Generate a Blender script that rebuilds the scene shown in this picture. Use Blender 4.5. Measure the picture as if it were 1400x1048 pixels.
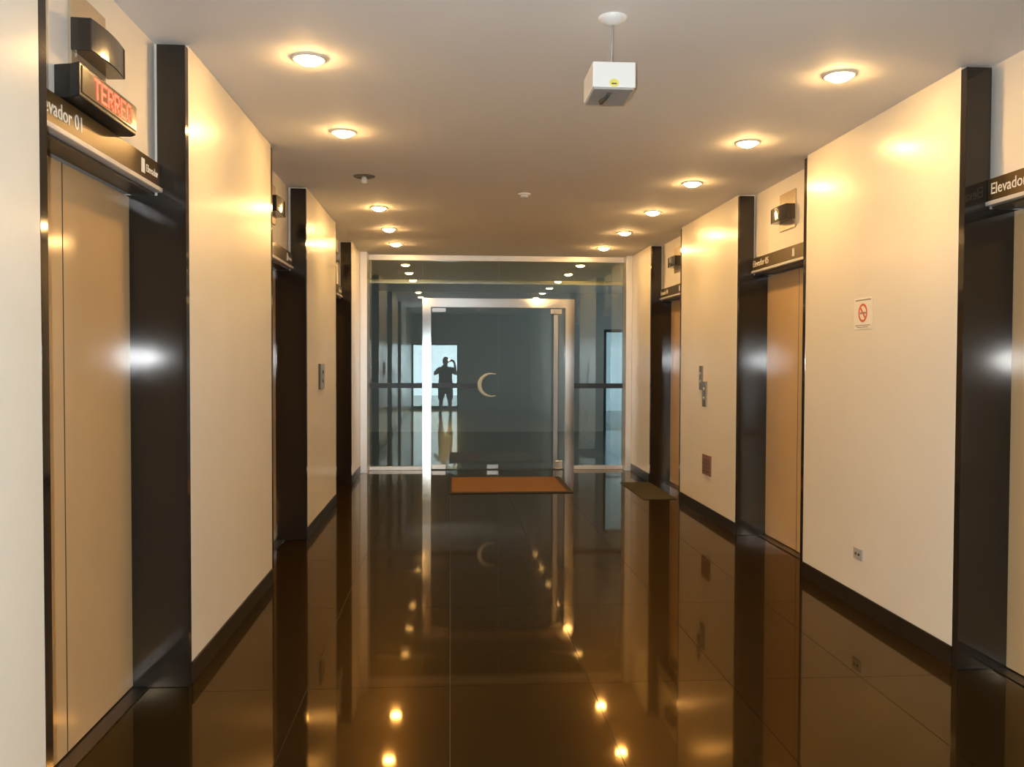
import bpy, bmesh, math, random
from mathutils import Vector, Matrix
random.seed(4)
S = bpy.context.scene
COL = S.collection
for o in list(bpy.data.objects):
    bpy.data.objects.remove(o, do_unlink=True)

# ------------------------------------------------------------------ camera
F_PX, YAW, PITCH, ROLL, EYE = 1194.35, 0.07032, 0.02613, 0.003346, 1.5
cd = bpy.data.cameras.new('camera')
cam = bpy.data.objects.new('camera', cd); COL.objects.link(cam)
cd.sensor_fit = 'HORIZONTAL'; cd.sensor_width = 36.0; cd.lens = F_PX * 36.0 / 1400.0
cd.clip_start = 0.02; cd.clip_end = 200
fw = Vector((math.sin(YAW) * math.cos(PITCH), math.cos(YAW) * math.cos(PITCH), -math.sin(PITCH)))
r0 = Vector((math.cos(YAW), -math.sin(YAW), 0)); u0 = r0.cross(fw)
rr = r0 * math.cos(ROLL) + u0 * math.sin(ROLL); uu = -r0 * math.sin(ROLL) + u0 * math.cos(ROLL)
M4 = Matrix((rr, uu, -fw)).transposed().to_4x4(); M4.translation = (0, 0, EYE)
cam.matrix_world = M4
S.camera = cam

# ------------------------------------------------------------------ light levels
DAY = 9.0            # overcast daylight outside the glass door behind the photographer
LAMP = 295.0         # downlight lens radiance
FLASH = 98.0         # photographer's flash (W)
S.view_settings.view_transform = 'Standard'; S.view_settings.look = 'None'
S.view_settings.gamma = 1.0; S.view_settings.use_curve_mapping = False
S.view_settings.exposure = 0.0
w = bpy.data.worlds.new('overcast_sky'); S.world = w; w.use_nodes = True
bg = w.node_tree.nodes['Background']
bg.inputs['Color'].default_value = (0.78, 0.93, 1.0, 1); bg.inputs['Strength'].default_value = DAY

def portal(loc, sx, sy, direction):
    l = bpy.data.lights.new('daylight_portal', 'AREA'); l.shape = 'RECTANGLE'; l.size = sx; l.size_y = sy
    l.cycles.is_portal = True
    o = bpy.data.objects.new('daylight_portal', l); COL.objects.link(o); o.location = loc
    o.rotation_euler = Vector(direction).to_track_quat('-Z', 'Z').to_euler()
portal((-0.47, -3.06, 1.02), 1.45, 2.0, (0, 1, 0))
portal((4.0, 18.6, 1.1), 1.4, 2.1, (0, -1, 0))
portal((5.65, 15.75, 1.65), 1.7, 1.5, (-1, 0, 0))  # serves the window added to light the hall

# ------------------------------------------------------------------ materials
MATS = {}
def mat(name, col, rough=0.5, metal=0.0, spec=0.5, coat=0.0, coat_rough=0.1, emit=None, estr=0.0, tint=None,
        var=0.0, vscale=8.0, bump=0.0, bscale=60.0, col2=None):
    m = bpy.data.materials.new(name); m.use_nodes = True
    nt = m.node_tree; b = nt.nodes['Principled BSDF']
    b.inputs['Base Color'].default_value = (*col, 1)
    b.inputs['Roughness'].default_value = rough; b.inputs['Metallic'].default_value = metal
    b.inputs['Specular IOR Level'].default_value = spec
    b.inputs['Coat Weight'].default_value = coat; b.inputs['Coat Roughness'].default_value = coat_rough
    if tint: b.inputs['Specular Tint'].default_value = (*tint, 1)
    if emit: b.inputs['Emission Color'].default_value = (*emit, 1); b.inputs['Emission Strength'].default_value = estr
    if var > 0 or col2:
        tc = nt.nodes.new('ShaderNodeTexCoord'); n = nt.nodes.new('ShaderNodeTexNoise')
        n.inputs['Scale'].default_value = vscale; n.inputs['Detail'].default_value = 6
        nt.links.new(tc.outputs['Object'], n.inputs['Vector'])
        rp = nt.nodes.new('ShaderNodeValToRGB')
        c2 = col2 if col2 else tuple(c * (1 - var) for c in col)
        rp.color_ramp.elements[0].position = 0.35; rp.color_ramp.elements[1].position = 0.68
        rp.color_ramp.elements[0].color = (*c2, 1); rp.color_ramp.elements[1].color = (*col, 1)
        nt.links.new(n.outputs['Fac'], rp.inputs['Fac']); nt.links.new(rp.outputs['Color'], b.inputs['Base Color'])
    if bump > 0:
        tc = nt.nodes.new('ShaderNodeTexCoord'); n = nt.nodes.new('ShaderNodeTexNoise')
        n.inputs['Scale'].default_value = bscale; n.inputs['Detail'].default_value = 4
        bp = nt.nodes.new('ShaderNodeBump'); bp.inputs['Strength'].default_value = bump; bp.inputs['Distance'].default_value = 0.01
        nt.links.new(tc.outputs['Object'], n.inputs['Vector']); nt.links.new(n.outputs['Fac'], bp.inputs['Height'])
        nt.links.new(bp.outputs['Normal'], b.inputs['Normal'])
    MATS[name] = m
    return m
def glass(name, tint, refl, edge=0.75):
    m = bpy.data.materials.new(name); m.use_nodes = True; nt = m.node_tree
    nt.nodes.remove(nt.nodes['Principled BSDF']); out = nt.nodes['Material Output']
    tr = nt.nodes.new('ShaderNodeBsdfTransparent'); tr.inputs['Color'].default_value = (*tint, 1)
    gl = nt.nodes.new('ShaderNodeBsdfGlossy'); gl.inputs['Roughness'].default_value = 0.0
    gl.inputs['Color'].default_value = (0.93, 1.0, 1.0, 1)
    lw = nt.nodes.new('ShaderNodeLayerWeight'); lw.inputs['Blend'].default_value = 0.5
    pw = nt.nodes.new('ShaderNodeMath'); pw.operation = 'POWER'; pw.inputs[1].default_value = 4.0
    ma = nt.nodes.new('ShaderNodeMath'); ma.operation = 'MULTIPLY_ADD'; ma.inputs[1].default_value = edge; ma.inputs[2].default_value = refl
    mx = nt.nodes.new('ShaderNodeMixShader')
    nt.links.new(lw.outputs['Facing'], pw.inputs[0]); nt.links.new(pw.outputs[0], ma.inputs[0])
    nt.links.new(ma.outputs[0], mx.inputs['Fac']); nt.links.new(tr.outputs[0], mx.inputs[1]); nt.links.new(gl.outputs[0], mx.inputs[2])
    nt.links.new(mx.outputs[0], out.inputs['Surface'])
    MATS[name] = m

mat('ceiling_paint', (0.89, 0.86, 0.83), 0.75, bump=0.03, bscale=90)
mat('wall_paint', (0.80, 0.75, 0.67), 0.55)
mat('panel_laminate', (0.84, 0.785, 0.67), 0.27, spec=0.34, coat=0.10, coat_rough=0.15, var=0.05, vscale=1.2, bump=0.008, bscale=25)
mat('black_granite', (0.018, 0.0145, 0.011), 0.075, spec=0.5)
mat('skirting_granite', (0.015, 0.011, 0.008), 0.32, spec=0.3)
def granite_floor():
    # polished brown granite: dark body, a sharp polish and a softer amber-tinted sheen, weighted by Fresnel
    m = bpy.data.materials.new('floor_granite'); m.use_nodes = True; nt = m.node_tree; N = nt.nodes; L = nt.links
    N.remove(N['Principled BSDF']); out = N['Material Output']
    tc = N.new('ShaderNodeTexCoord'); no = N.new('ShaderNodeTexNoise'); no.inputs['Scale'].default_value = 120; no.inputs['Detail'].default_value = 6
    rp = N.new('ShaderNodeValToRGB'); rp.color_ramp.elements[0].position = 0.35; rp.color_ramp.elements[1].position = 0.68
    rp.color_ramp.elements[0].color = (0.009, 0.006, 0.003, 1); rp.color_ramp.elements[1].color = (0.020, 0.012, 0.005, 1)
    L.new(tc.outputs['Object'], no.inputs['Vector']); L.new(no.outputs['Fac'], rp.inputs['Fac'])
    df = N.new('ShaderNodeBsdfDiffuse'); L.new(rp.outputs['Color'], df.inputs['Color'])
    g1 = N.new('ShaderNodeBsdfGlossy'); g1.inputs['Roughness'].default_value = 0.045; g1.inputs['Color'].default_value = (0.93, 0.76, 0.48, 1)
    lw = N.new('ShaderNodeLayerWeight'); lw.inputs['Blend'].default_value = 0.5      # the warm tint of the polish fades towards grazing angles
    r2 = N.new('ShaderNodeValToRGB'); r2.color_ramp.elements[0].position = 0.60; r2.color_ramp.elements[1].position = 0.88
    r2.color_ramp.elements[0].color = (0.93, 0.68, 0.34, 1); r2.color_ramp.elements[1].color = (0.86, 0.86, 0.82, 1)
    L.new(lw.outputs['Facing'], r2.inputs['Fac']); L.new(r2.outputs['Color'], g1.inputs['Color'])
    g2 = N.new('ShaderNodeBsdfGlossy'); g2.inputs['Roughness'].default_value = 0.26; g2.inputs['Color'].default_value = (1.0, 0.60, 0.18, 1)
    mg = N.new('ShaderNodeMixShader'); mg.inputs['Fac'].default_value = 0.24
    L.new(g1.outputs[0], mg.inputs[1]); L.new(g2.outputs[0], mg.inputs[2])
    fr = N.new('ShaderNodeFresnel'); fr.inputs['IOR'].default_value = 1.39
    mx = N.new('ShaderNodeMixShader'); L.new(fr.outputs[0], mx.inputs['Fac']); L.new(df.outputs[0], mx.inputs[1]); L.new(mg.outputs[0], mx.inputs[2])
    L.new(mx.outputs[0], out.inputs['Surface']); MATS['floor_granite'] = m
granite_floor()
mat('floor_joint', (0.15, 0.12, 0.08), 0.6)
mat('door_bronze', (0.66, 0.46, 0.24), 0.11, metal=0.05, spec=0.6, var=0.06, vscale=2.0)
mat('door_edge', (0.05, 0.035, 0.02), 0.8)
mat('sill_metal', (0.16, 0.13, 0.10), 0.35, metal=1.0)
mat('header_bronze', (0.07, 0.055, 0.035), 0.35, metal=0.3)
mat('sign_bronze', (0.17, 0.115, 0.045), 0.30, metal=0.7, coat=0.2, coat_rough=0.25)
mat('silver_trim', (0.70, 0.68, 0.66), 0.35, metal=0.3)
mat('lettering_white', (0.86, 0.82, 0.72), 0.5)
mat('lantern_plate', (0.52, 0.41, 0.27), 0.3, metal=0.3)
mat('lantern_black', (0.022, 0.018, 0.014), 0.12, coat=0.6)
mat('display_black', (0.02, 0.018, 0.015), 0.3)
mat('display_window', (0.22, 0.12, 0.035), 0.22, coat=0.5)
mat('led_red', (0.8, 0.05, 0.03), 0.5, emit=(1.0, 0.06, 0.03), estr=4.0)
mat('lamp_lens', (0.9, 0.9, 0.85), 0.5, emit=(1.0, 0.59, 0.215), estr=LAMP)
mat('lamp_ring', (0.80, 0.74, 0.62), 0.35)
mat('lamp_dark', (0.16, 0.14, 0.12), 0.4)
mat('bulb_glass', (0.75, 0.72, 0.68), 0.15)
mat('white_plastic', (0.84, 0.83, 0.80), 0.4)
mat('grey_plastic', (0.42, 0.40, 0.38), 0.5)
mat('yellow_sticker', (0.80, 0.72, 0.15), 0.5)
mat('dark_mark', (0.05, 0.05, 0.045), 0.5)
mat('aluminium_white', (0.78, 0.77, 0.75), 0.32, metal=0.55)
mat('steel_polished', (0.82, 0.81, 0.79), 0.09, metal=1.0)
mat('steel_brushed', (0.50, 0.50, 0.49), 0.3, metal=1.0)
mat('transom_metal', (0.34, 0.35, 0.34), 0.35, metal=0.8)
mat('stripe_blue', (0.012, 0.030, 0.060), 0.4)
mat('handle_white', (0.58, 0.68, 0.76), 0.25)
mat('coir', (0.27, 0.13, 0.035), 0.95, var=0.35, vscale=150, bump=0.6, bscale=300)
mat('mat_border', (0.035, 0.026, 0.018), 0.8)
mat('lit_patch_olive', (0.055, 0.043, 0.010), 0.8, var=0.4, vscale=40, bump=0.3, bscale=120)  # olive tone stands in for light falling on the floor tile
mat('paper', (0.84, 0.80, 0.70), 0.6)
mat('paper_red', (0.66, 0.13, 0.07), 0.6)
mat('paper_grey', (0.30, 0.27, 0.20), 0.6)
mat('plate_steel', (0.30, 0.27, 0.22), 0.35, metal=0.7)
mat('plate_light', (0.62, 0.58, 0.50), 0.3, metal=0.6)
mat('plate_brown', (0.22, 0.11, 0.075), 0.45)
mat('plate_edge', (0.06, 0.05, 0.04), 0.5)
mat('far_wall', (0.46, 0.47, 0.46), 0.7)
mat('far_floor', (0.11, 0.11, 0.10), 0.12, spec=0.6)
mat('pavement', (0.50, 0.50, 0.48), 0.9)
mat('black_frame', (0.03, 0.035, 0.04), 0.4)
mat('skin', (0.45, 0.27, 0.18), 0.5)
mat('hair', (0.02, 0.015, 0.012), 0.6)
mat('shirt', (0.12, 0.13, 0.14), 0.9, bump=0.15, bscale=30)
mat('shorts', (0.11, 0.12, 0.13), 0.9)
mat('shoe', (0.02, 0.022, 0.026), 0.6)
mat('camera_body', (0.03, 0.03, 0.032), 0.35)
glass('pane_glass', (0.90, 0.94, 0.93), 0.062)
glass('pane_bronze', (0.84, 0.84, 0.72), 0.13)
glass('pane_outer', (0.96, 0.98, 0.98), 0.03)
glass('pane_smoked', (0.22, 0.25, 0.26), 0.05)

# ------------------------------------------------------------------ helpers
class MB:
    def __init__(s): s.bm = bmesh.new()
    def box(s, x0, x1, y0, y1, z0, z1):
        x0, x1 = sorted((x0, x1)); y0, y1 = sorted((y0, y1)); z0, z1 = sorted((z0, z1))
        v = [s.bm.verts.new(p) for p in ((x0,y0,z0),(x1,y0,z0),(x1,y1,z0),(x0,y1,z0),(x0,y0,z1),(x1,y0,z1),(x1,y1,z1),(x0,y1,z1))]
        for f in ((3,2,1,0),(4,5,6,7),(0,1,5,4),(1,2,6,5),(2,3,7,6),(3,0,4,7)):
            s.bm.faces.new([v[i] for i in f])
        return s
    def prism(s, pts, axis, a, b):
        """extrude a 2-D polygon along an axis; pts are the two other coordinates in x,y,z order"""
        def mk(p, t):
            c = list(p); c.insert(axis, t); return s.bm.verts.new(c)
        A = [mk(p, a) for p in pts]; B = [mk(p, b) for p in pts]; n = len(pts)
        s.bm.faces.new(A); s.bm.faces.new(B[::-1])
        for i in range(n): s.bm.faces.new((A[i], B[i], B[(i+1) % n], A[(i+1) % n]))
        return s
    def lathe(s, prof, c=(0,0,0), n=32):
        """profile [(r, z)] round the z axis"""
        rings = []
        for r, z in prof:
            if r < 1e-6: rings.append([s.bm.verts.new((c[0], c[1], c[2] + z))])
            else: rings.append([s.bm.verts.new((c[0] + r*math.cos(2*math.pi*i/n), c[1] + r*math.sin(2*math.pi*i/n), c[2] + z)) for i in range(n)])
        for a, b in zip(rings, rings[1:]):
            for i in range(n):
                j = (i+1) % n
                if len(a) == 1 and len(b) == 1: continue
                if len(a) == 1: s.bm.faces.new((a[0], b[i], b[j]))
                elif len(b) == 1: s.bm.faces.new((a[i], a[j], b[0]))
                else: s.bm.faces.new((a[i], a[j], b[j], b[i]))
        return s
    def tube(s, pts, rad, n=12):
        pts = [Vector(p) for p in pts]; rings = []
        rads = rad if isinstance(rad, (list, tuple)) else [rad]*len(pts)
        ref = None
        for i, p in enumerate(pts):
            t = (pts[min(i+1, len(pts)-1)] - pts[max(i-1, 0)]).normalized()
            if ref is None: ref = Vector((0,1,0)) if abs(t.y) < 0.9 else Vector((1,0,0))
            a = (ref - t*ref.dot(t)).normalized(); b = t.cross(a); ref = a
            rings.append([s.bm.verts.new(p + (a*math.cos(2*math.pi*k/n) + b*math.sin(2*math.pi*k/n))*rads[i]) for k in range(n)])
        for a, b in zip(rings, rings[1:]):
            for k in range(n): s.bm.faces.new((a[k], a[(k+1) % n], b[(k+1) % n], b[k]))
        s.bm.faces.new(rings[0][::-1]); s.bm.faces.new(rings[-1])
        return s
    def ball(s, c, r, sc=(1,1,1), seg=16):
        g = bmesh.ops.create_uvsphere(s.bm, u_segments=seg, v_segments=max(8, seg*2//3), radius=r)
        for v in g['verts']: v.co = Vector((v.co.x*sc[0], v.co.y*sc[1], v.co.z*sc[2])) + Vector(c)
        return s
    def build(s, name, m, parent=None, bevel=0.0, smooth=False):
        bmesh.ops.recalc_face_normals(s.bm, faces=s.bm.faces)
        me = bpy.data.meshes.new(name); s.bm.to_mesh(me); s.bm.free()
        me.materials.append(MATS[m])
        o = bpy.data.objects.new(name, me); COL.objects.link(o)
        if smooth:
            for p in me.polygons: p.use_smooth = True
        if bevel > 0:
            b = o.modifiers.new('bevel', 'BEVEL'); b.width = bevel; b.segments = 2; b.limit_method = 'ANGLE'
        if parent is not None:
            o.parent = parent; o.matrix_parent_inverse = Matrix.Translation(parent.location).inverted()
        return o
def box(name, m, parent, *d, bevel=0.0): return MB().box(*d).build(name, m, parent, bevel)
def tag(o, label=None, cat=None, group=None, kind=None):
    if label: o['label'] = label
    if cat: o['category'] = cat
    if group: o['group'] = group
    if kind: o['kind'] = kind
    return o
def empty(name, loc, **k):
    o = bpy.data.objects.new(name, None); COL.objects.link(o); o.location = loc; o.empty_display_size = 0.1
    return tag(o, **k)
def text(name, body, size, origin, xd, m, parent, depth=0.0015, squeeze=1.0):
    """flat lettering: origin = left end of baseline, xd = reading direction, up = z"""
    c = bpy.data.curves.new(name, 'FONT'); c.body = body; c.size = size; c.extrude = depth/2; c.resolution_u = 3
    t = bpy.data.objects.new(name + '_src', c); COL.objects.link(t)
    dg = bpy.context.evaluated_depsgraph_get(); me = bpy.data.meshes.new_from_object(t.evaluated_get(dg))
    bpy.data.objects.remove(t, do_unlink=True)
    xd = Vector(xd); zd = Vector((0,0,1)); nd = xd.cross(zd); o3 = Vector(origin)
    for v in me.vertices: v.co = o3 + xd*v.co.x*squeeze + zd*v.co.y + nd*(v.co.z + depth/2)
    me.materials.clear(); me.materials.append(MATS[m]); me.name = name
    o = bpy.data.objects.new(name, me); COL.objects.link(o)
    o.parent = parent; o.matrix_parent_inverse = Matrix.Translation(parent.location).inverted()
    return o

# ------------------------------------------------------------------ setting: dimensions
H = 2.93
XL, XR = -1.194, 2.467
Y0, YG, YF = -3.0, 12.0, 18.4                # back wall, glass wall, far wall of the hall beyond
FAR = [4.11, 7.40, 10.69]; PW = 1.46; SL = 0.05   # far edge of each portal, portal width, slab thickness
SIDES = {'left': (XL, -1), 'right': (XR, 1)}
def dx(side, d): b, o = SIDES[side]; return b + o*d
DREC, DWALL, DDOOR, DSIGN = 0.125, 0.15, 0.25, 0.112
ZL0, ZL1 = 2.25, 2.378                        # lift sign band

# floor and its granite slabs
floor = MB().box(-5, 8, Y0 - 0.2, YF + 0.3, -0.2, -0.005).build('floor', 'floor_joint'); tag(floor, kind='structure', label='glossy dark brown granite floor of the lift lobby')
tile_me = {}
xs = [XL - 0.30, -0.65, 0.0, 0.65, 1.30, 1.95, XR + 0.30]
ys = [Y0, -2.5, -1.2, 0.1, 1.4, 2.7, 4.0, 5.3, 6.6, 7.9, 9.2, 10.5, 11.8, YG + 0.1]
g = 0.0013
for i in range(len(xs)-1):
    for j in range(len(ys)-1):
        wx, wy = xs[i+1]-xs[i]-2*g, ys[j+1]-ys[j]-2*g
        key = (round(wx, 4), round(wy, 4))
        cx, cy = (xs[i]+xs[i+1])/2, (ys[j]+ys[j+1])/2
        if key not in tile_me:
            o = MB().box(-wx/2, wx/2, -wy/2, wy/2, -0.0049, 0).build('floor_tile', 'floor_granite', None)
            tile_me[key] = o.data
        else:
            o = bpy.data.objects.new('floor_tile', tile_me[key]); COL.objects.link(o)
        o.location = (cx, cy, 0); o.parent = floor
box('far_paving', 'far_floor', floor, -4.9, 7.9, YG + 0.101, YF + 0.25, -0.0049, 0)

ceiling = MB().box(-5, 8, Y0 - 0.2, YF + 0.3, H, H + 0.2).build('ceiling', 'ceiling_paint'); tag(ceiling, kind='structure', label='smooth off-white plaster ceiling')

# side walls: piers behind the cream panels, wall over each lift, shaft wall behind
for side in ('left', 'right'):
    m = MB()
    m.box(dx(side, 0.55), dx(side, 0.75), Y0, YG + 0.06, 0, H)
    spans = []; prev = Y0
    for f in FAR: spans.append((prev, f - PW)); prev = f
    spans.append((prev, YG + 0.06))
    for a, b in spans: m.box(dx(side, 0.046), dx(side, 0.55), a, b, 0, H)
    for f in FAR: m.box(dx(side, DWALL), dx(side, 0.55), f - PW, f, ZL0, H)
    wl = m.build('wall_' + side, 'wall_paint'); tag(wl, kind='structure', label='%s-hand lobby wall of cream panels between the lift doors' % side)
    for a, b in spans:
        box('wall_panel', 'panel_laminate', wl, dx(side, 0.0), dx(side, 0.045), a, b, 0.10, H - 0.001, bevel=0.0015)
        bb = box('baseboard_' + side, 'skirting_granite', None, dx(side, -0.006), dx(side, 0.045), a, b, 0.0005, 0.099, bevel=0.001)
        tag(bb, kind='structure', label='low black granite skirting along the %s-hand wall' % side)

# back wall behind the photographer, with a daylit glass door
m = MB(); BX0, BX1, BZ = -1.19, 0.25, 2.02
m.box(-2.0, BX0, Y0 - 0.15, Y0, 0, H).box(BX1, 3.3, Y0 - 0.15, Y0, 0, H).box(BX0, BX1, Y0 - 0.15, Y0, BZ, H)
tag(m.build('wall_back', 'far_wall'), kind='structure', label='plain grey wall behind the photographer')
d8 = empty('door_8', (-0.47, Y0 - 0.08, 0), kind='structure', label='daylit glass street door behind the photographer')
box('door_frame', 'black_frame', d8, BX0, BX0 + 0.05, Y0 - 0.12, Y0 - 0.04, 0, BZ)
box('door_frame', 'black_frame', d8, BX1 - 0.05, BX1, Y0 - 0.12, Y0 - 0.04, 0, BZ)
box('door_frame', 'black_frame', d8, BX0 + 0.05, BX1 - 0.05, Y0 - 0.12, Y0 - 0.04, BZ - 0.05, BZ)
box('door_frame', 'black_frame', d8, BX0 + 0.05, BX1 - 0.05, Y0 - 0.12, Y0 - 0.04, 0.0, 0.09)
box('door_pane', 'pane_outer', d8, BX0 + 0.05, BX1 - 0.05, Y0 - 0.085, Y0 - 0.075, 0.09, BZ - 0.05)
pav = box('pavement', 'pavement', None, -8, 8, -14, Y0 - 0.2, -0.2, -0.02); tag(pav, kind='structure', label='pale pavement outside the street door')

# hall beyond the glass wall
m = MB(); FX0, FX1, FZ = 3.25, 4.7, 2.17
m.box(-3.1, FX0, YF, YF + 0.15, 0, H).box(FX1, 5.6, YF, YF + 0.15, 0, H).box(FX0, FX1, YF, YF + 0.15, FZ, H)
tag(m.build('wall_far', 'far_wall'), kind='structure', label='grey far wall of the hall beyond the glass')
tag(MB().box(-3.1, -3.0, YG + 0.06, YF, 0, H).box(-3.0, XL - 0.75, YG + 0.06, YG + 0.16, 0, H).build('wall_far_left', 'far_wall'), kind='structure', label='left side wall of the hall beyond the glass')
tag(MB().box(5.5, 5.6, YG + 0.06, 14.9, 0, H).box(5.5, 5.6, 16.6, YF, 0, H).box(5.5, 5.6, 14.9, 16.6, 0, 0.9).box(5.5, 5.6, 14.9, 16.6, 2.4, H).box(XR + 0.75, 5.5, YG + 0.06, YG + 0.16, 0, H).build('wall_far_right', 'far_wall'), kind='structure', label='right side wall of the hall beyond the glass')
w2 = empty('added_window', (5.55, 15.75, 0.9), kind='structure', label='added out-of-view window in the right wall, lighting the hall beyond')  # window added out of view to bring daylight into the hall
for a, b, c, d in ((14.9, 16.6, 0.9, 0.95), (14.9, 16.6, 2.35, 2.4), (14.9, 14.95, 0.95, 2.35), (15.72, 15.78, 0.95, 2.35), (16.55, 16.6, 0.95, 2.35)):
    box('window_frame', 'black_frame', w2, 5.52, 5.58, a, b, c, d)
for a, b in ((14.95, 15.72), (15.78, 16.55)): box('pane', 'pane_outer', w2, 5.545, 5.555, a, b, 0.95, 2.35)
d9 = empty('door_9', ((FX0 + FX1)/2, YF + 0.07, 0), kind='structure', label='daylit doorway at the far right beyond the glass wall')
for a, b, c, d in ((FX0, FX0 + 0.06, 0, FZ), (FX1 - 0.06, FX1, 0, FZ), (FX0 + 0.06, FX1 - 0.06, FZ - 0.06, FZ), (FX0 + 0.06, FX1 - 0.06, 0.95, 1.0)):
    box('door_frame', 'black_frame', d9, a, b, YF + 0.03, YF + 0.11, c, d)
box('door_pane', 'pane_smoked', d9, FX0 + 0.06, FX1 - 0.06, YF + 0.065, YF + 0.075, 1.0, FZ - 0.06)
box('door_pane', 'pane_smoked', d9, FX0 + 0.06, FX1 - 0.06, YF + 0.065, YF + 0.075, 0.0, 0.95)
tag(box('pavement', 'pavement', None, 0, 9, YF + 0.31, YF + 8, -0.2, -0.02), kind='structure', label='pale pavement outside the far right doorway')

# ------------------------------------------------------------------ lifts
ORD = ['nearest', 'middle', 'farthest']
NUM = {'left': ['01', '02', '03'], 'right': ['04', '05', '06']}
n = 0
for side in ('left', 'right'):
    sg = SIDES[side][1]
    rd = Vector((0, 1, 0)) if side == 'left' else Vector((0, -1, 0))
    for k, f in enumerate(FAR):
        n += 1
        a, b = f - PW, f; oa, ob = a + SL, b - SL; mid = (oa + ob)/2
        X = lambda d: dx(side, d)
        d = empty('door_%d' % n, (X(DDOOR), mid, 0), kind='structure',
                  label='bronze lift door in a black granite portal, %s on the %s wall' % (ORD[k], side))
        for ya, yb in ((a, oa), (ob, b)):
            mb = MB()
            pts = [(X(0.0), 0.001), (X(DDOOR + 0.05), 0.001), (X(DDOOR + 0.05), ZL0 - 0.012), (X(DREC), ZL0 - 0.012), (X(DREC), H - 0.016), (X(0.0), H - 0.016)]
            mb.prism(pts, 1, ya + 0.0005, yb - 0.0005)
            mb.build('jamb_slab', 'black_granite', d, bevel=0.0015)
        for ya, yb in ((oa, mid - 0.003), (mid + 0.003, ob)):
            box('door_leaf', 'door_bronze', d, X(DDOOR), X(DDOOR + 0.035), ya, yb, 0.012, ZL0 - 0.02)
        box('leaf_gap', 'door_edge', d, X(DDOOR - 0.0012), X(DDOOR + 0.04), mid - 0.0029, mid + 0.0029, 0.012, ZL0 - 0.02)
        box('sill', 'sill_metal', d, X(DDOOR - 0.07), X(DDOOR + 0.05), oa, ob, 0.0004, 0.006)
        box('header', 'header_bronze', d, X(DREC + 0.012), X(DDOOR - 0.012), oa, ob, ZL0 - 0.012, ZL0 - 0.001)
        # sign band over the door
        s = empty('lift_sign', (X(DWALL), mid, ZL0), cat='sign', group='lift sign bands',
                  label='bronze sign band over the %s lift door on the %s wall' % (ORD[k], side))
        box('band', 'sign_bronze', s, X(DSIGN), X(DWALL - 0.0005), oa + 0.001, ob - 0.001, ZL0 + 0.024, ZL1, bevel=0.002)
        box('trim_strip', 'silver_trim', s, X(DSIGN - 0.012), X(DWALL - 0.0005), oa + 0.001, ob - 0.001, ZL0, ZL0 + 0.020, bevel=0.003)
        st = oa + 0.17 if side == 'left' else ob - 0.025
        xs_ = X(DSIGN) - sg*0.0005
        text('lettering', 'Elevador ' + NUM[side][k], 0.076, (xs_, st, ZL0 + 0.052), rd, 'lettering_white', s)
        ic = ob - 0.22 if side == 'left' else ob - 0.90
        box('icon', 'lettering_white', s, X(DSIGN - 0.002), X(DSIGN), ic - 0.019, ic - 0.003, ZL0 + 0.045, ZL0 + 0.105)
        box('icon', 'lettering_white', s, X(DSIGN - 0.002), X(DSIGN), ic + 0.003, ic + 0.019, ZL0 + 0.045, ZL0 + 0.105)
        if side == 'left':
            text('lettering', 'Elevador', 0.046, (xs_, ob - 0.185, ZL0 + 0.058), rd, 'lettering_white', s, squeeze=0.95)
        # hall lantern: backing plate and a black lens with slanted ends
        lc = mid - 0.02
        l = empty('lift_lantern', (X(DWALL), lc, 2.67), cat='indicator', group='lift lanterns',
                  label='black indicator lamp on a beige plate above the %s lift on the %s wall' % (ORD[k], side))
        box('backing_plate', 'lantern_plate', l, X(DWALL - 0.012), X(DWALL - 0.0003), lc - 0.155, lc + 0.155, 2.525, 2.815, bevel=0.002)
        mb = MB()
        arc = [(X(DWALL - 0.082 - 0.013*math.cos(math.pi/2*q/5)), lc + 0.160*q/5) for q in range(-5, 6)]
        mb.prism([(X(DWALL - 0.0125), lc - 0.165)] + arc + [(X(DWALL - 0.0125), lc + 0.165)], 2, 2.585, 2.70)
        mb.build('lens', 'lantern_black', l, bevel=0.003)
        box('lens_rim', 'lantern_plate', l, X(DWALL - 0.02), X(DWALL - 0.0122), lc - 0.13, lc + 0.13, 2.572, 2.5849)

# floor display over the nearest left lift
yc = 3.315
ds = empty('floor_display', (dx('left', DWALL), yc, 2.42), cat='display', label='black floor display with red lit letters above the nearest left lift')
X = lambda d: dx('left', d)
MB().prism([(X(DWALL - 0.0005), yc - 0.225), (X(DWALL - 0.06), yc - 0.24), (X(DWALL - 0.10), yc - 0.265), (X(DWALL - 0.10), yc + 0.265),
            (X(DWALL - 0.075), yc + 0.29), (X(DWALL - 0.0005), yc + 0.29)], 2, 2.385, 2.50).build('housing', 'display_black', ds, bevel=0.004)
box('screen', 'display_window', ds, X(DWALL - 0.104), X(DWALL - 0.1003), yc - 0.245, yc + 0.262, 2.40, 2.492, bevel=0.002)
GL = {'T': ['11111','00100','00100','00100','00100','00100','00100'], 'E': ['11111','10000','10000','11110','10000','10000','11111'],
      'R': ['11110','10001','10001','11110','10100','10010','10001'], 'O': ['01110','10001','10001','10001','10001','10001','01110']}
mb = MB(); px = 0.0105
for ci, ch in enumerate('TERREO'):
    for r, row in enumerate(GL[ch]):
        for c, v in enumerate(row):
            if v == '1':
                y = yc - 0.145 + ci*0.061 + c*px; z = 2.477 - r*px*0.98
                mb.box(X(DWALL - 0.106), X(DWALL - 0.1041), y - 0.0044, y + 0.0044, z - 0.0044, z + 0.0044)
tag(mb.build('lit_letters', 'led_red', ds), label='red lit dot letters')

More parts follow.
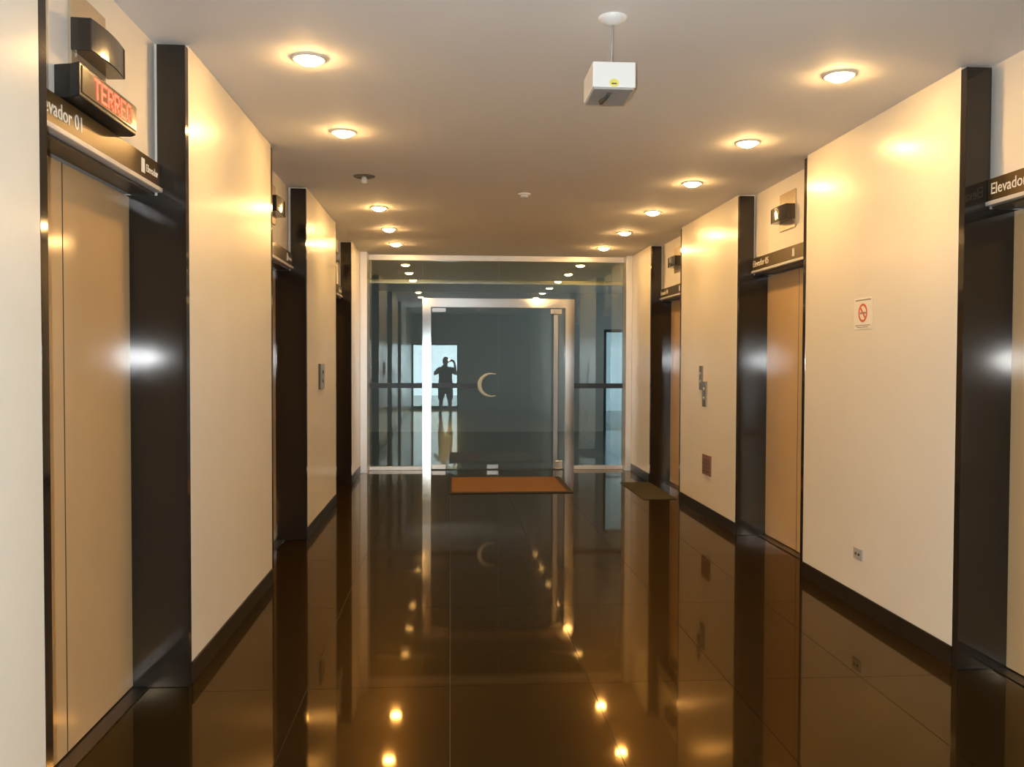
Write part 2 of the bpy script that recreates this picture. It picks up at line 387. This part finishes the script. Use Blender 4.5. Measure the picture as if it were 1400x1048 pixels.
# ------------------------------------------------------------------ glass wall at the end of the lobby
win = empty('window_1', ((XL + XR)/2, YG, 0), kind='structure', label='glazed wall with white frame closing the end of the lobby')
FWL, FWR = -1.10, 2.385; DL0, DL1, DR0, DR1, DH0, DH1 = -0.38, -0.265, 1.575, 1.70, 2.225, 2.345
box('frame_post', 'aluminium_white', win, XL + 0.001, FWL, YG - 0.34, YG + 0.05, 0, H - 0.001, bevel=0.003)
box('frame_post', 'aluminium_white', win, FWR, XR - 0.001, YG - 0.22, YG + 0.05, 0, H - 0.001, bevel=0.003)
box('head_rail', 'aluminium_white', win, FWL, FWR, YG - 0.05, YG + 0.05, H - 0.075, H - 0.001, bevel=0.003)
box('transom_bar', 'transom_metal', win, FWL, FWR, YG + 0.008, YG + 0.068, 2.545, 2.60, bevel=0.002)
for a, b in ((FWL, DL0), (DR1, FWR)):
    box('bottom_rail', 'aluminium_white', win, a, b, YG - 0.035, YG + 0.035, 0.001, 0.05, bevel=0.003)
    p = box('pane', 'pane_glass', win, a, b, YG - 0.005, YG + 0.005, 0.05, 2.571)
    box('safety_stripe', 'stripe_blue', p, a, b, YG - 0.0065, YG - 0.0052, 1.12, 1.19)
cuts = [FWL, DL0, 0.66, DR1, FWR]
for a, b in zip(cuts, cuts[1:]):
    box('upper_pane', 'pane_bronze', win, a + 0.002, b - 0.002, YG - 0.005, YG + 0.005, 2.573, H - 0.075)
box('pane', 'pane_glass', win, DL0, DR1, YG - 0.005, YG + 0.005, DH1, 2.571)
d7 = empty('door_7', ((DL1 + DR0)/2, YG, 0), kind='structure', label='double glass door in a polished steel frame')
box('frame_post', 'steel_polished', d7, DL0, DL1, YG - 0.06, YG + 0.06, 0.0005, DH1)
box('frame_post', 'steel_polished', d7, DR0, DR1, YG - 0.06, YG + 0.06, 0.0005, DH1)
box('frame_head', 'steel_polished', d7, DL1, DR0, YG - 0.06, YG + 0.06, DH0, DH1)
MID = 0.66
lf = box('door_leaf', 'pane_glass', d7, DL1 + 0.004, MID - 0.003, YG - 0.006, YG + 0.006, 0.012, DH0 - 0.006)
box('bottom_fitting', 'aluminium_white', lf, DL1 + 0.01, DL1 + 0.20, YG - 0.018, YG + 0.018, 0.012, 0.07, bevel=0.003)
box('lock_fitting', 'steel_brushed', lf, MID - 0.16, MID - 0.004, YG - 0.018, YG + 0.018, 0.012, 0.07, bevel=0.003)
box('top_fitting', 'steel_polished', lf, DL1 + 0.01, DL1 + 0.20, YG - 0.018, YG + 0.018, DH0 - 0.066, DH0 - 0.008, bevel=0.003)
box('safety_stripe', 'stripe_blue', lf, DL1 + 0.01, 0.385, YG - 0.0075, YG - 0.0062, 1.12, 1.19)
pts, rad = [], []
for i in range(25):
    t = math.radians(70 + 220*i/24)
    pts.append((0.56 + 0.165*math.cos(t), YG - 0.035, 1.165 + 0.155*math.sin(t)))
    rad.append(0.008 + 0.022*math.sin(math.pi*i/24)**1.5)
hd = MB().tube(pts, rad, 10).build('pull_handle', 'handle_white', lf, smooth=True); tag(hd, label='white crescent pull handle')
rf = box('door_leaf', 'pane_glass', d7, MID + 0.003, DR0 - 0.004, YG - 0.006, YG + 0.006, 0.012, DH0 - 0.006)
box('hinge_stile', 'transom_metal', rf, 1.415, 1.48, YG - 0.02, YG + 0.02, 0.012, DH0 - 0.09, bevel=0.004)
box('top_fitting', 'steel_polished', rf, 1.37, 1.53, YG - 0.022, YG + 0.022, DH0 - 0.085, DH0 - 0.01, bevel=0.004)
box('bottom_fitting', 'steel_polished', rf, 1.44, 1.55, YG - 0.025, YG + 0.025, 0.012, 0.12, bevel=0.004)

# ------------------------------------------------------------------ downlights
LROW, RROW = -0.672, 1.933
def downlight(x, y, lit, label):
    o = empty('downlight', (x, y, H), cat='ceiling light', group='recessed ceiling downlights', label=label)
    MB().lathe([(0.066, -0.001), (0.066, -0.009), (0.073, -0.010), (0.083, -0.005), (0.085, -0.0004)], (x, y, H), 40).build('trim_ring', 'lamp_ring' if lit else 'lamp_dark', o, smooth=True)
    if lit:
        MB().lathe([(0, -0.034), (0.02, -0.0325), (0.040, -0.026), (0.055, -0.016), (0.064, -0.006), (0.064, -0.002), (0, -0.002)], (x, y, H), 32).build('lamp_lens', 'lamp_lens', o, smooth=True)
    else:
        MB().lathe([(0, -0.0015), (0.057, -0.0025), (0.057, -0.0008), (0, -0.0006)], (x, y, H), 32).build('recess_shade_disc', 'lamp_dark', o)  # flat dark disc on the ceiling, its colour imitating a recess in shade
        MB().lathe([(0, -0.060), (0.018, -0.055), (0.026, -0.040), (0.022, -0.022), (0.014, -0.003), (0, -0.003)], (x, y, H), 24).build('bulb', 'bulb_glass', o, smooth=True)
    return o
lpos = [(4.24, 1, 'large lit ceiling downlight of the left row, nearest in view'),
        (5.58, 1, 'lit downlight of the left row, second from the near end'),
        (6.90, 0, 'unlit downlight with a bare bulb in the left row'),
        (8.30, 1, 'lit downlight of the left row just beyond the unlit one'),
        (9.63, 1, 'lit downlight of the left row, second from the glass wall'),
        (10.85, 1, 'lit downlight of the left row right before the glass wall')]
rpos = [(4.27, 1, 'large lit ceiling downlight of the right row, nearest in view'),
        (5.62, 1, 'lit downlight of the right row, second from the near end'),
        (6.93, 1, 'lit downlight of the right row, third from the near end'),
        (8.31, 1, 'lit downlight of the right row, third from the glass wall'),
        (9.66, 1, 'lit downlight of the right row, second from the glass wall'),
        (10.99, 1, 'lit downlight of the right row right before the glass wall')]
for y, lit, lb in lpos: downlight(LROW, y, lit, lb)
for y, lit, lb in rpos: downlight(RROW, y, lit, lb)

# hanging emergency light box
eb = empty('emergency_light', (0.66, 3.64, H), cat='light fitting', label='white box hung from the ceiling on a thin rod')
MB().lathe([(0, -0.034), (0.02, -0.033), (0.048, -0.018), (0.060, -0.004), (0.060, -0.0004)], (0.672, 3.64, H), 32).build('canopy', 'white_plastic', eb, smooth=True)
MB().tube([(0.672, 3.64, H - 0.03), (0.668, 3.655, 2.715)], 0.005, 10).build('rod', 'grey_plastic', eb, smooth=True)
bx0, bx1, by0, by1, bz0, bz1 = 0.575, 0.752, 3.55, 3.79, 2.608, 2.717
hb = MB(); hb.box(bx0, bx1, by0, by1, bz0 + 0.006, bz1)
hb.build('housing', 'white_plastic', eb, bevel=0.004)
box('lower_lens', 'grey_plastic', eb, bx0 + 0.008, bx1 - 0.008, by0 + 0.008, by1 - 0.008, bz0, bz0 + 0.0059)
st = MB().lathe([(0, 0.0), (0.02, 0.0), (0.02, 0.001), (0, 0.001)], n=24)
for v in st.bm.verts:
    v.co = Vector((0.663 + v.co.x, by0 - 0.0004 - v.co.z, 2.632 + v.co.y*0.8))
sk = st.build('sticker', 'yellow_sticker', eb)
box('print_mark', 'dark_mark', sk, 0.652, 0.674, by0 - 0.0022, by0 - 0.0015, 2.626, 2.631)
MB().tube([(0.655, 3.60, bz0 - 0.0), (0.645, 3.63, bz0 - 0.014), (0.635, 3.70, bz0 - 0.012)], [0.008, 0.007, 0.011], 10).build('test_switch', 'dark_mark', eb, smooth=True)

# smoke detector
sd = empty('smoke_detector', (0.63, 7.5, H), cat='detector', label='small white ceiling smoke detector between the two light rows')
MB().lathe([(0.052, -0.0004), (0.052, -0.010), (0.045, -0.014), (0, -0.014)], (0.63, 7.5, H), 28).build('base', 'white_plastic', sd, smooth=False)
MB().lathe([(0.036, -0.0142), (0.034, -0.030), (0.022, -0.036), (0, -0.036)], (0.63, 7.5, H), 28).build('sensor_cap', 'white_plastic', sd, smooth=True)

# ------------------------------------------------------------------ things on the panels
def wall_plate(name, label, cat, side, y0, y1, z0, z1, thick, m, edge=None):
    o = empty(name, (dx(side, 0), (y0 + y1)/2, z0), cat=cat, label=label)
    box('plate', m, o, dx(side, -0.0006), dx(side, -thick), y0, y1, z0, z1, bevel=0.0025)
    return o
def button(o, side, y, z, thick, m='plate_light', r=0.017):
    b = MB().lathe([(0, 0.006), (r*0.8, 0.006), (r, 0.003), (r, 0)], n=20)
    sg = SIDES[side][1]
    for v in b.bm.verts: v.co = Vector((dx(side, -thick - 0.0001) - sg*v.co.z, y + v.co.x, z + v.co.y))
    return b.build('button', m, o, smooth=True)
p1 = wall_plate('call_plate', 'dark metal call plate on the right wall, upper of two staggered plates', 'call panel', 'right', 8.395, 8.505, 1.22, 1.455, 0.012, 'plate_steel')
button(p1, 'right', 8.45, 1.38, 0.012); button(p1, 'right', 8.45, 1.30, 0.012)
p2 = wall_plate('call_plate', 'dark metal call plate on the right wall, lower of two staggered plates', 'call panel', 'right', 8.255, 8.385, 1.06, 1.305, 0.015, 'plate_steel')
button(p2, 'right', 8.32, 1.23, 0.015); button(p2, 'right', 8.32, 1.14, 0.015)
p3 = wall_plate('call_plate', 'pale steel lift call plate on the left wall', 'call panel', 'left', 8.03, 8.25, 1.235, 1.465, 0.022, 'plate_light')
button(p3, 'left', 8.14, 1.39, 0.022, 'plate_edge'); button(p3, 'left', 8.14, 1.31, 0.022, 'plate_edge')
box('side_edge', 'plate_edge', p3, dx('left', -0.0006), dx('left', -0.020), 8.018, 8.0299, 1.235, 1.465)
p4 = wall_plate('outlet_cover', 'reddish brown rectangular cover low on the right wall', 'cover plate', 'right', 8.10, 8.37, 0.405, 0.60, 0.012, 'plate_brown')
for i in range(4): box('rib', 'plate_edge', p4, dx('right', -0.0121), dx('right', -0.014), 8.125, 8.345, 0.44 + i*0.036, 0.446 + i*0.036)
p5 = wall_plate('wall_socket', 'small grey socket plate low on the nearest right panel', 'socket', 'right', 5.045, 5.155, 0.305, 0.372, 0.008, 'grey_plastic')
for y in (5.08, 5.12): button(p5, 'right', y, 0.338, 0.008, 'dark_mark', 0.008)

# notice with a red no-smoking mark
nt_ = empty('notice', (XR, 5.08, 1.70), cat='sign', label='small paper notice with a red round mark on the nearest right panel')
NX = lambda t: XR - t
box('sheet', 'paper', nt_, NX(0.0005), NX(0.0020), 4.965, 5.20, 1.695, 1.885)
def disc_ring(y, z, r0_, r1_, t, name, m, seg=36):
    mb = MB(); A = []
    for rr_, tt in ((r0_, t), (r1_, t), (r1_, 0.0021), (r0_, 0.0021)):
        A.append([mb.bm.verts.new((NX(tt), y + rr_*math.cos(2*math.pi*i/seg), z + rr_*math.sin(2*math.pi*i/seg))) for i in range(seg)])
    for q in range(4):
        for i in range(seg): mb.bm.faces.new((A[q][i], A[q][(i+1) % seg], A[(q+1) % 4][(i+1) % seg], A[(q+1) % 4][i]))
    return mb.build(name, m, nt_)
disc_ring(5.085, 1.793, 0.042, 0.056, 0.0032, 'red_ring', 'paper_red')
mb = MB(); c, s_ = math.cos(math.radians(45)), math.sin(math.radians(45))
pp = [(5.085 + c*u - s_*v, 1.793 + s_*u + c*v) for u, v in ((-0.043, -0.007), (0.043, -0.007), (0.043, 0.007), (-0.043, 0.007))]
mb.prism(pp, 0, NX(0.0030), NX(0.0021)).build('red_bar', 'paper_red', nt_)
box('cigarette_mark', 'paper_grey', nt_, NX(0.0027), NX(0.0021), 5.048, 5.122, 1.786, 1.798)
box('heading_line', 'paper_grey', nt_, NX(0.0027), NX(0.0021), 4.985, 5.18, 1.866, 1.874)
box('text_line', 'paper_grey', nt_, NX(0.0027), NX(0.0021), 4.99, 5.18, 1.716, 1.721)
box('text_line', 'paper_grey', nt_, NX(0.0027), NX(0.0021), 5.02, 5.16, 1.706, 1.710)

# ------------------------------------------------------------------ doormat and painted lit floor patch
mt = empty('doormat', (0.665, 10.48, 0), cat='mat', label='orange brown coir doormat in front of the glass door')
box('backing', 'mat_border', mt, -0.015, 1.40, 9.82, 11.16, 0.0006, 0.010, bevel=0.002)
box('pile', 'coir', mt, 0.015, 1.33, 9.87, 11.10, 0.0101, 0.018, bevel=0.003)
om = empty('lit_floor_patch', (2.27, 9.95, 0), cat='mat', label='thin olive yellow sheet standing in for lit floor before the farthest right lift')  # thin sheet coloured to look like a lit patch of floor
box('pile', 'lit_patch_olive', om, 2.10, 2.455, 9.30, 10.62, 0.0006, 0.007, bevel=0.002)
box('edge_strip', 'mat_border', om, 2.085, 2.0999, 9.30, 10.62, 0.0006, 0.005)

# ------------------------------------------------------------------ photographer (seen mirrored in the glass)
def capsule(bm, p0, q0, p1, q1, seg=14):
    p0, p1 = Vector(p0), Vector(p1); d = p1 - p0; L = d.length
    rot = Vector((0,0,1)).rotation_difference(d.normalized()).to_matrix()
    prof = []
    for i in range(5): t = math.pi/2*i/4; prof.append((q0*math.sin(t), -q0*math.cos(t)))
    for i in range(5): t = math.pi/2*i/4; prof.append((q1*math.cos(t), L + q1*math.sin(t)))
    rings = []
    for r_, z in prof:
        rings.append([bm.verts.new(p0 + rot @ Vector((max(r_, 1e-4)*math.cos(2*math.pi*k/seg), max(r_, 1e-4)*math.sin(2*math.pi*k/seg), z))) for k in range(seg)])
    for a, b in zip(rings, rings[1:]):
        for k in range(seg): bm.faces.new((a[k], a[(k+1) % seg], b[(k+1) % seg], b[k]))
    bm.faces.new(rings[0][::-1]); bm.faces.new(rings[-1])
def fused(mb, name, m, parent, voxel):
    o = mb.build(name, m, parent, smooth=True)
    r = o.modifiers.new('remesh', 'REMESH'); r.mode = 'VOXEL'; r.voxel_size = voxel; r.use_smooth_shade = True
    s = o.modifiers.new('smooth', 'SMOOTH'); s.factor = 0.5; s.iterations = 3
    return o
PX, PY = -0.14, -0.40
pr = empty('person', (PX, PY, 0), cat='person', label='person in a dark shirt and grey shorts raising a camera, mirrored in the glass')
B = MB(); cp = lambda *a: capsule(B.bm, *a)
B.ball((PX, PY + 0.015, 1.475), 0.1, (0.80, 0.95, 1.14), 24)
cp((PX, PY + 0.045, 1.405), 0.052, (PX, PY + 0.06, 1.385), 0.042)
cp((PX, PY + 0.105, 1.485), 0.010, (PX, PY + 0.122, 1.455), 0.014)
for s in (-1, 1): B.ball((PX + s*0.081, PY + 0.01, 1.47), 0.026, (0.35, 0.8, 1.15), 12)
cp((PX, PY - 0.005, 1.27), 0.062, (PX, PY + 0.01, 1.41), 0.054)
for s in (-1, 1):
    cp((PX + s*0.02, PY, 1.27), 0.06, (PX + s*0.155, PY, 1.255), 0.06)
    cp((PX + s*0.075, PY, 1.20), 0.105, (PX + s*0.06, PY, 0.98), 0.098)
    cp((PX + s*0.06, PY, 0.98), 0.098, (PX + s*0.085, PY, 0.80), 0.108)
    hip, knee, ank = (PX + s*0.09, PY, 0.78), (PX + s*0.118, PY + 0.01, 0.42), (PX + s*0.135, PY - 0.015, 0.08)
    cp(hip, 0.095, knee, 0.058); cp(knee, 0.056, (PX + s*0.126, PY - 0.02, 0.30), 0.058); cp((PX + s*0.126, PY - 0.02, 0.30), 0.058, ank, 0.038)
    cp(ank, 0.04, (PX + s*0.15, PY + 0.12, 0.035), 0.032)
    sh = (PX + s*0.175, PY, 1.25); el = (PX + s*0.285, PY + 0.10, 1.13)
    hd_ = (0.075 if s > 0 else -0.085, -0.055, 1.475)
    wr = (hd_[0] + s*0.035, -0.125, 1.42)
    cp(sh, 0.055, el, 0.042); cp(el, 0.043, wr, 0.027); cp(wr, 0.026, (hd_[0] + s*0.012, -0.075, 1.465), 0.032)
    for q in range(4):   # fingers wrap over the front edge of the camera
        z = 1.515 - q*0.017; ln = (0.9, 1.0, 0.95, 0.8)[q]
        k0 = (hd_[0] + s*0.014, -0.068, z - 0.012); k1 = (hd_[0] + s*0.010, -0.030, z); k2 = (hd_[0] - s*0.018*ln, -0.014, z + 0.001)
        cp(k0, 0.0095, k1, 0.0088, 10); cp(k1, 0.0086, k2, 0.0076, 10)
    cp((hd_[0] + s*0.006, -0.085, 1.468), 0.011, (hd_[0] - s*0.018, -0.062, 1.478), 0.0095, 10)
body = fused(B, 'body', 'skin', pr, 0.006)
Hh = MB(); Hh.ball((PX, PY - 0.002, 1.493), 0.1, (0.86, 1.0, 1.10), 24)
for v in list(Hh.bm.verts):
    if v.co.y > PY + 0.05 and v.co.z < 1.545: v.co.y = PY + 0.05
    if v.co.z < 1.44: v.co.z = 1.44
fused(Hh, 'hair', 'hair', pr, 0.008)
for s in (-1, 1):
    e = MB().ball((PX + s*0.032, PY + 0.103, 1.485), 0.0095, seg=12).build('eye', 'bulb_glass', pr, smooth=True)
    MB().ball((PX + s*0.032, PY + 0.110, 1.485), 0.005, seg=10).build('iris', 'hair', e, smooth=True)
MB().ball((PX, PY + 0.103, 1.418), 0.02, (1.0, 0.35, 0.3), 12).build('mouth', 'plate_brown', pr, smooth=True)
T = MB()
for s in (-1, 1):
    capsule(T.bm, (PX + s*0.075, PY, 1.20), 0.118, (PX + s*0.07, PY, 0.98), 0.115)
    capsule(T.bm, (PX + s*0.07, PY, 0.98), 0.115, (PX + s*0.085, PY, 0.80), 0.124)
    capsule(T.bm, (PX + s*0.05, PY, 1.262), 0.066, (PX + s*0.165, PY, 1.25), 0.07)
    capsule(T.bm, (PX + s*0.175, PY, 1.25), 0.07, (PX + s*0.255, PY + 0.07, 1.165), 0.064)
fused(T, 'shirt', 'shirt', pr, 0.009)
T = MB()
for s in (-1, 1): capsule(T.bm, (PX + s*0.085, PY, 0.76), 0.122, (PX + s*0.122, PY + 0.005, 0.47), 0.088)
fused(T, 'shorts', 'shorts', pr, 0.009)
for s in (-1, 1):
    sh = MB(); capsule(sh.bm, (PX + s*0.136, PY - 0.03, 0.048), 0.047, (PX + s*0.152, PY + 0.15, 0.042), 0.041)
    for v in sh.bm.verts: v.co.z = max(v.co.z, 0.002)
    sh.build('shoe', 'shoe', pr, smooth=True)
cb = empty('compact_camera', (0.0, -0.03, 1.465), cat='camera', label='small dark compact camera held up in both hands of the mirrored person')
box('camera_body', 'camera_body', cb, -0.066, 0.054, -0.050, -0.024, 1.466, 1.530, bevel=0.004)
ln_ = MB().lathe([(0, 0), (0.018, 0), (0.018, 0.010), (0.014, 0.014), (0, 0.013)], n=24)
for v in ln_.bm.verts: v.co = Vector((v.co.x, -0.0238 + v.co.z, 1.498 + v.co.y))
ln_.build('lens_barrel', 'steel_brushed', cb, smooth=False)
box('flash_window', 'white_plastic', cb, -0.060, -0.032, -0.0239, -0.0225, 1.508, 1.524)
fl = bpy.data.lights.new('camera_flash', 'AREA'); fl.shape = 'RECTANGLE'; fl.size = 0.026; fl.size_y = 0.014
fl.energy = FLASH; fl.color = (0.88, 0.94, 1.0)
fo = bpy.data.objects.new('camera_flash', fl); COL.objects.link(fo); fo.location = (-0.046, -0.021, 1.516)
fo.rotation_euler = fw.to_track_quat('-Z', 'Y').to_euler()
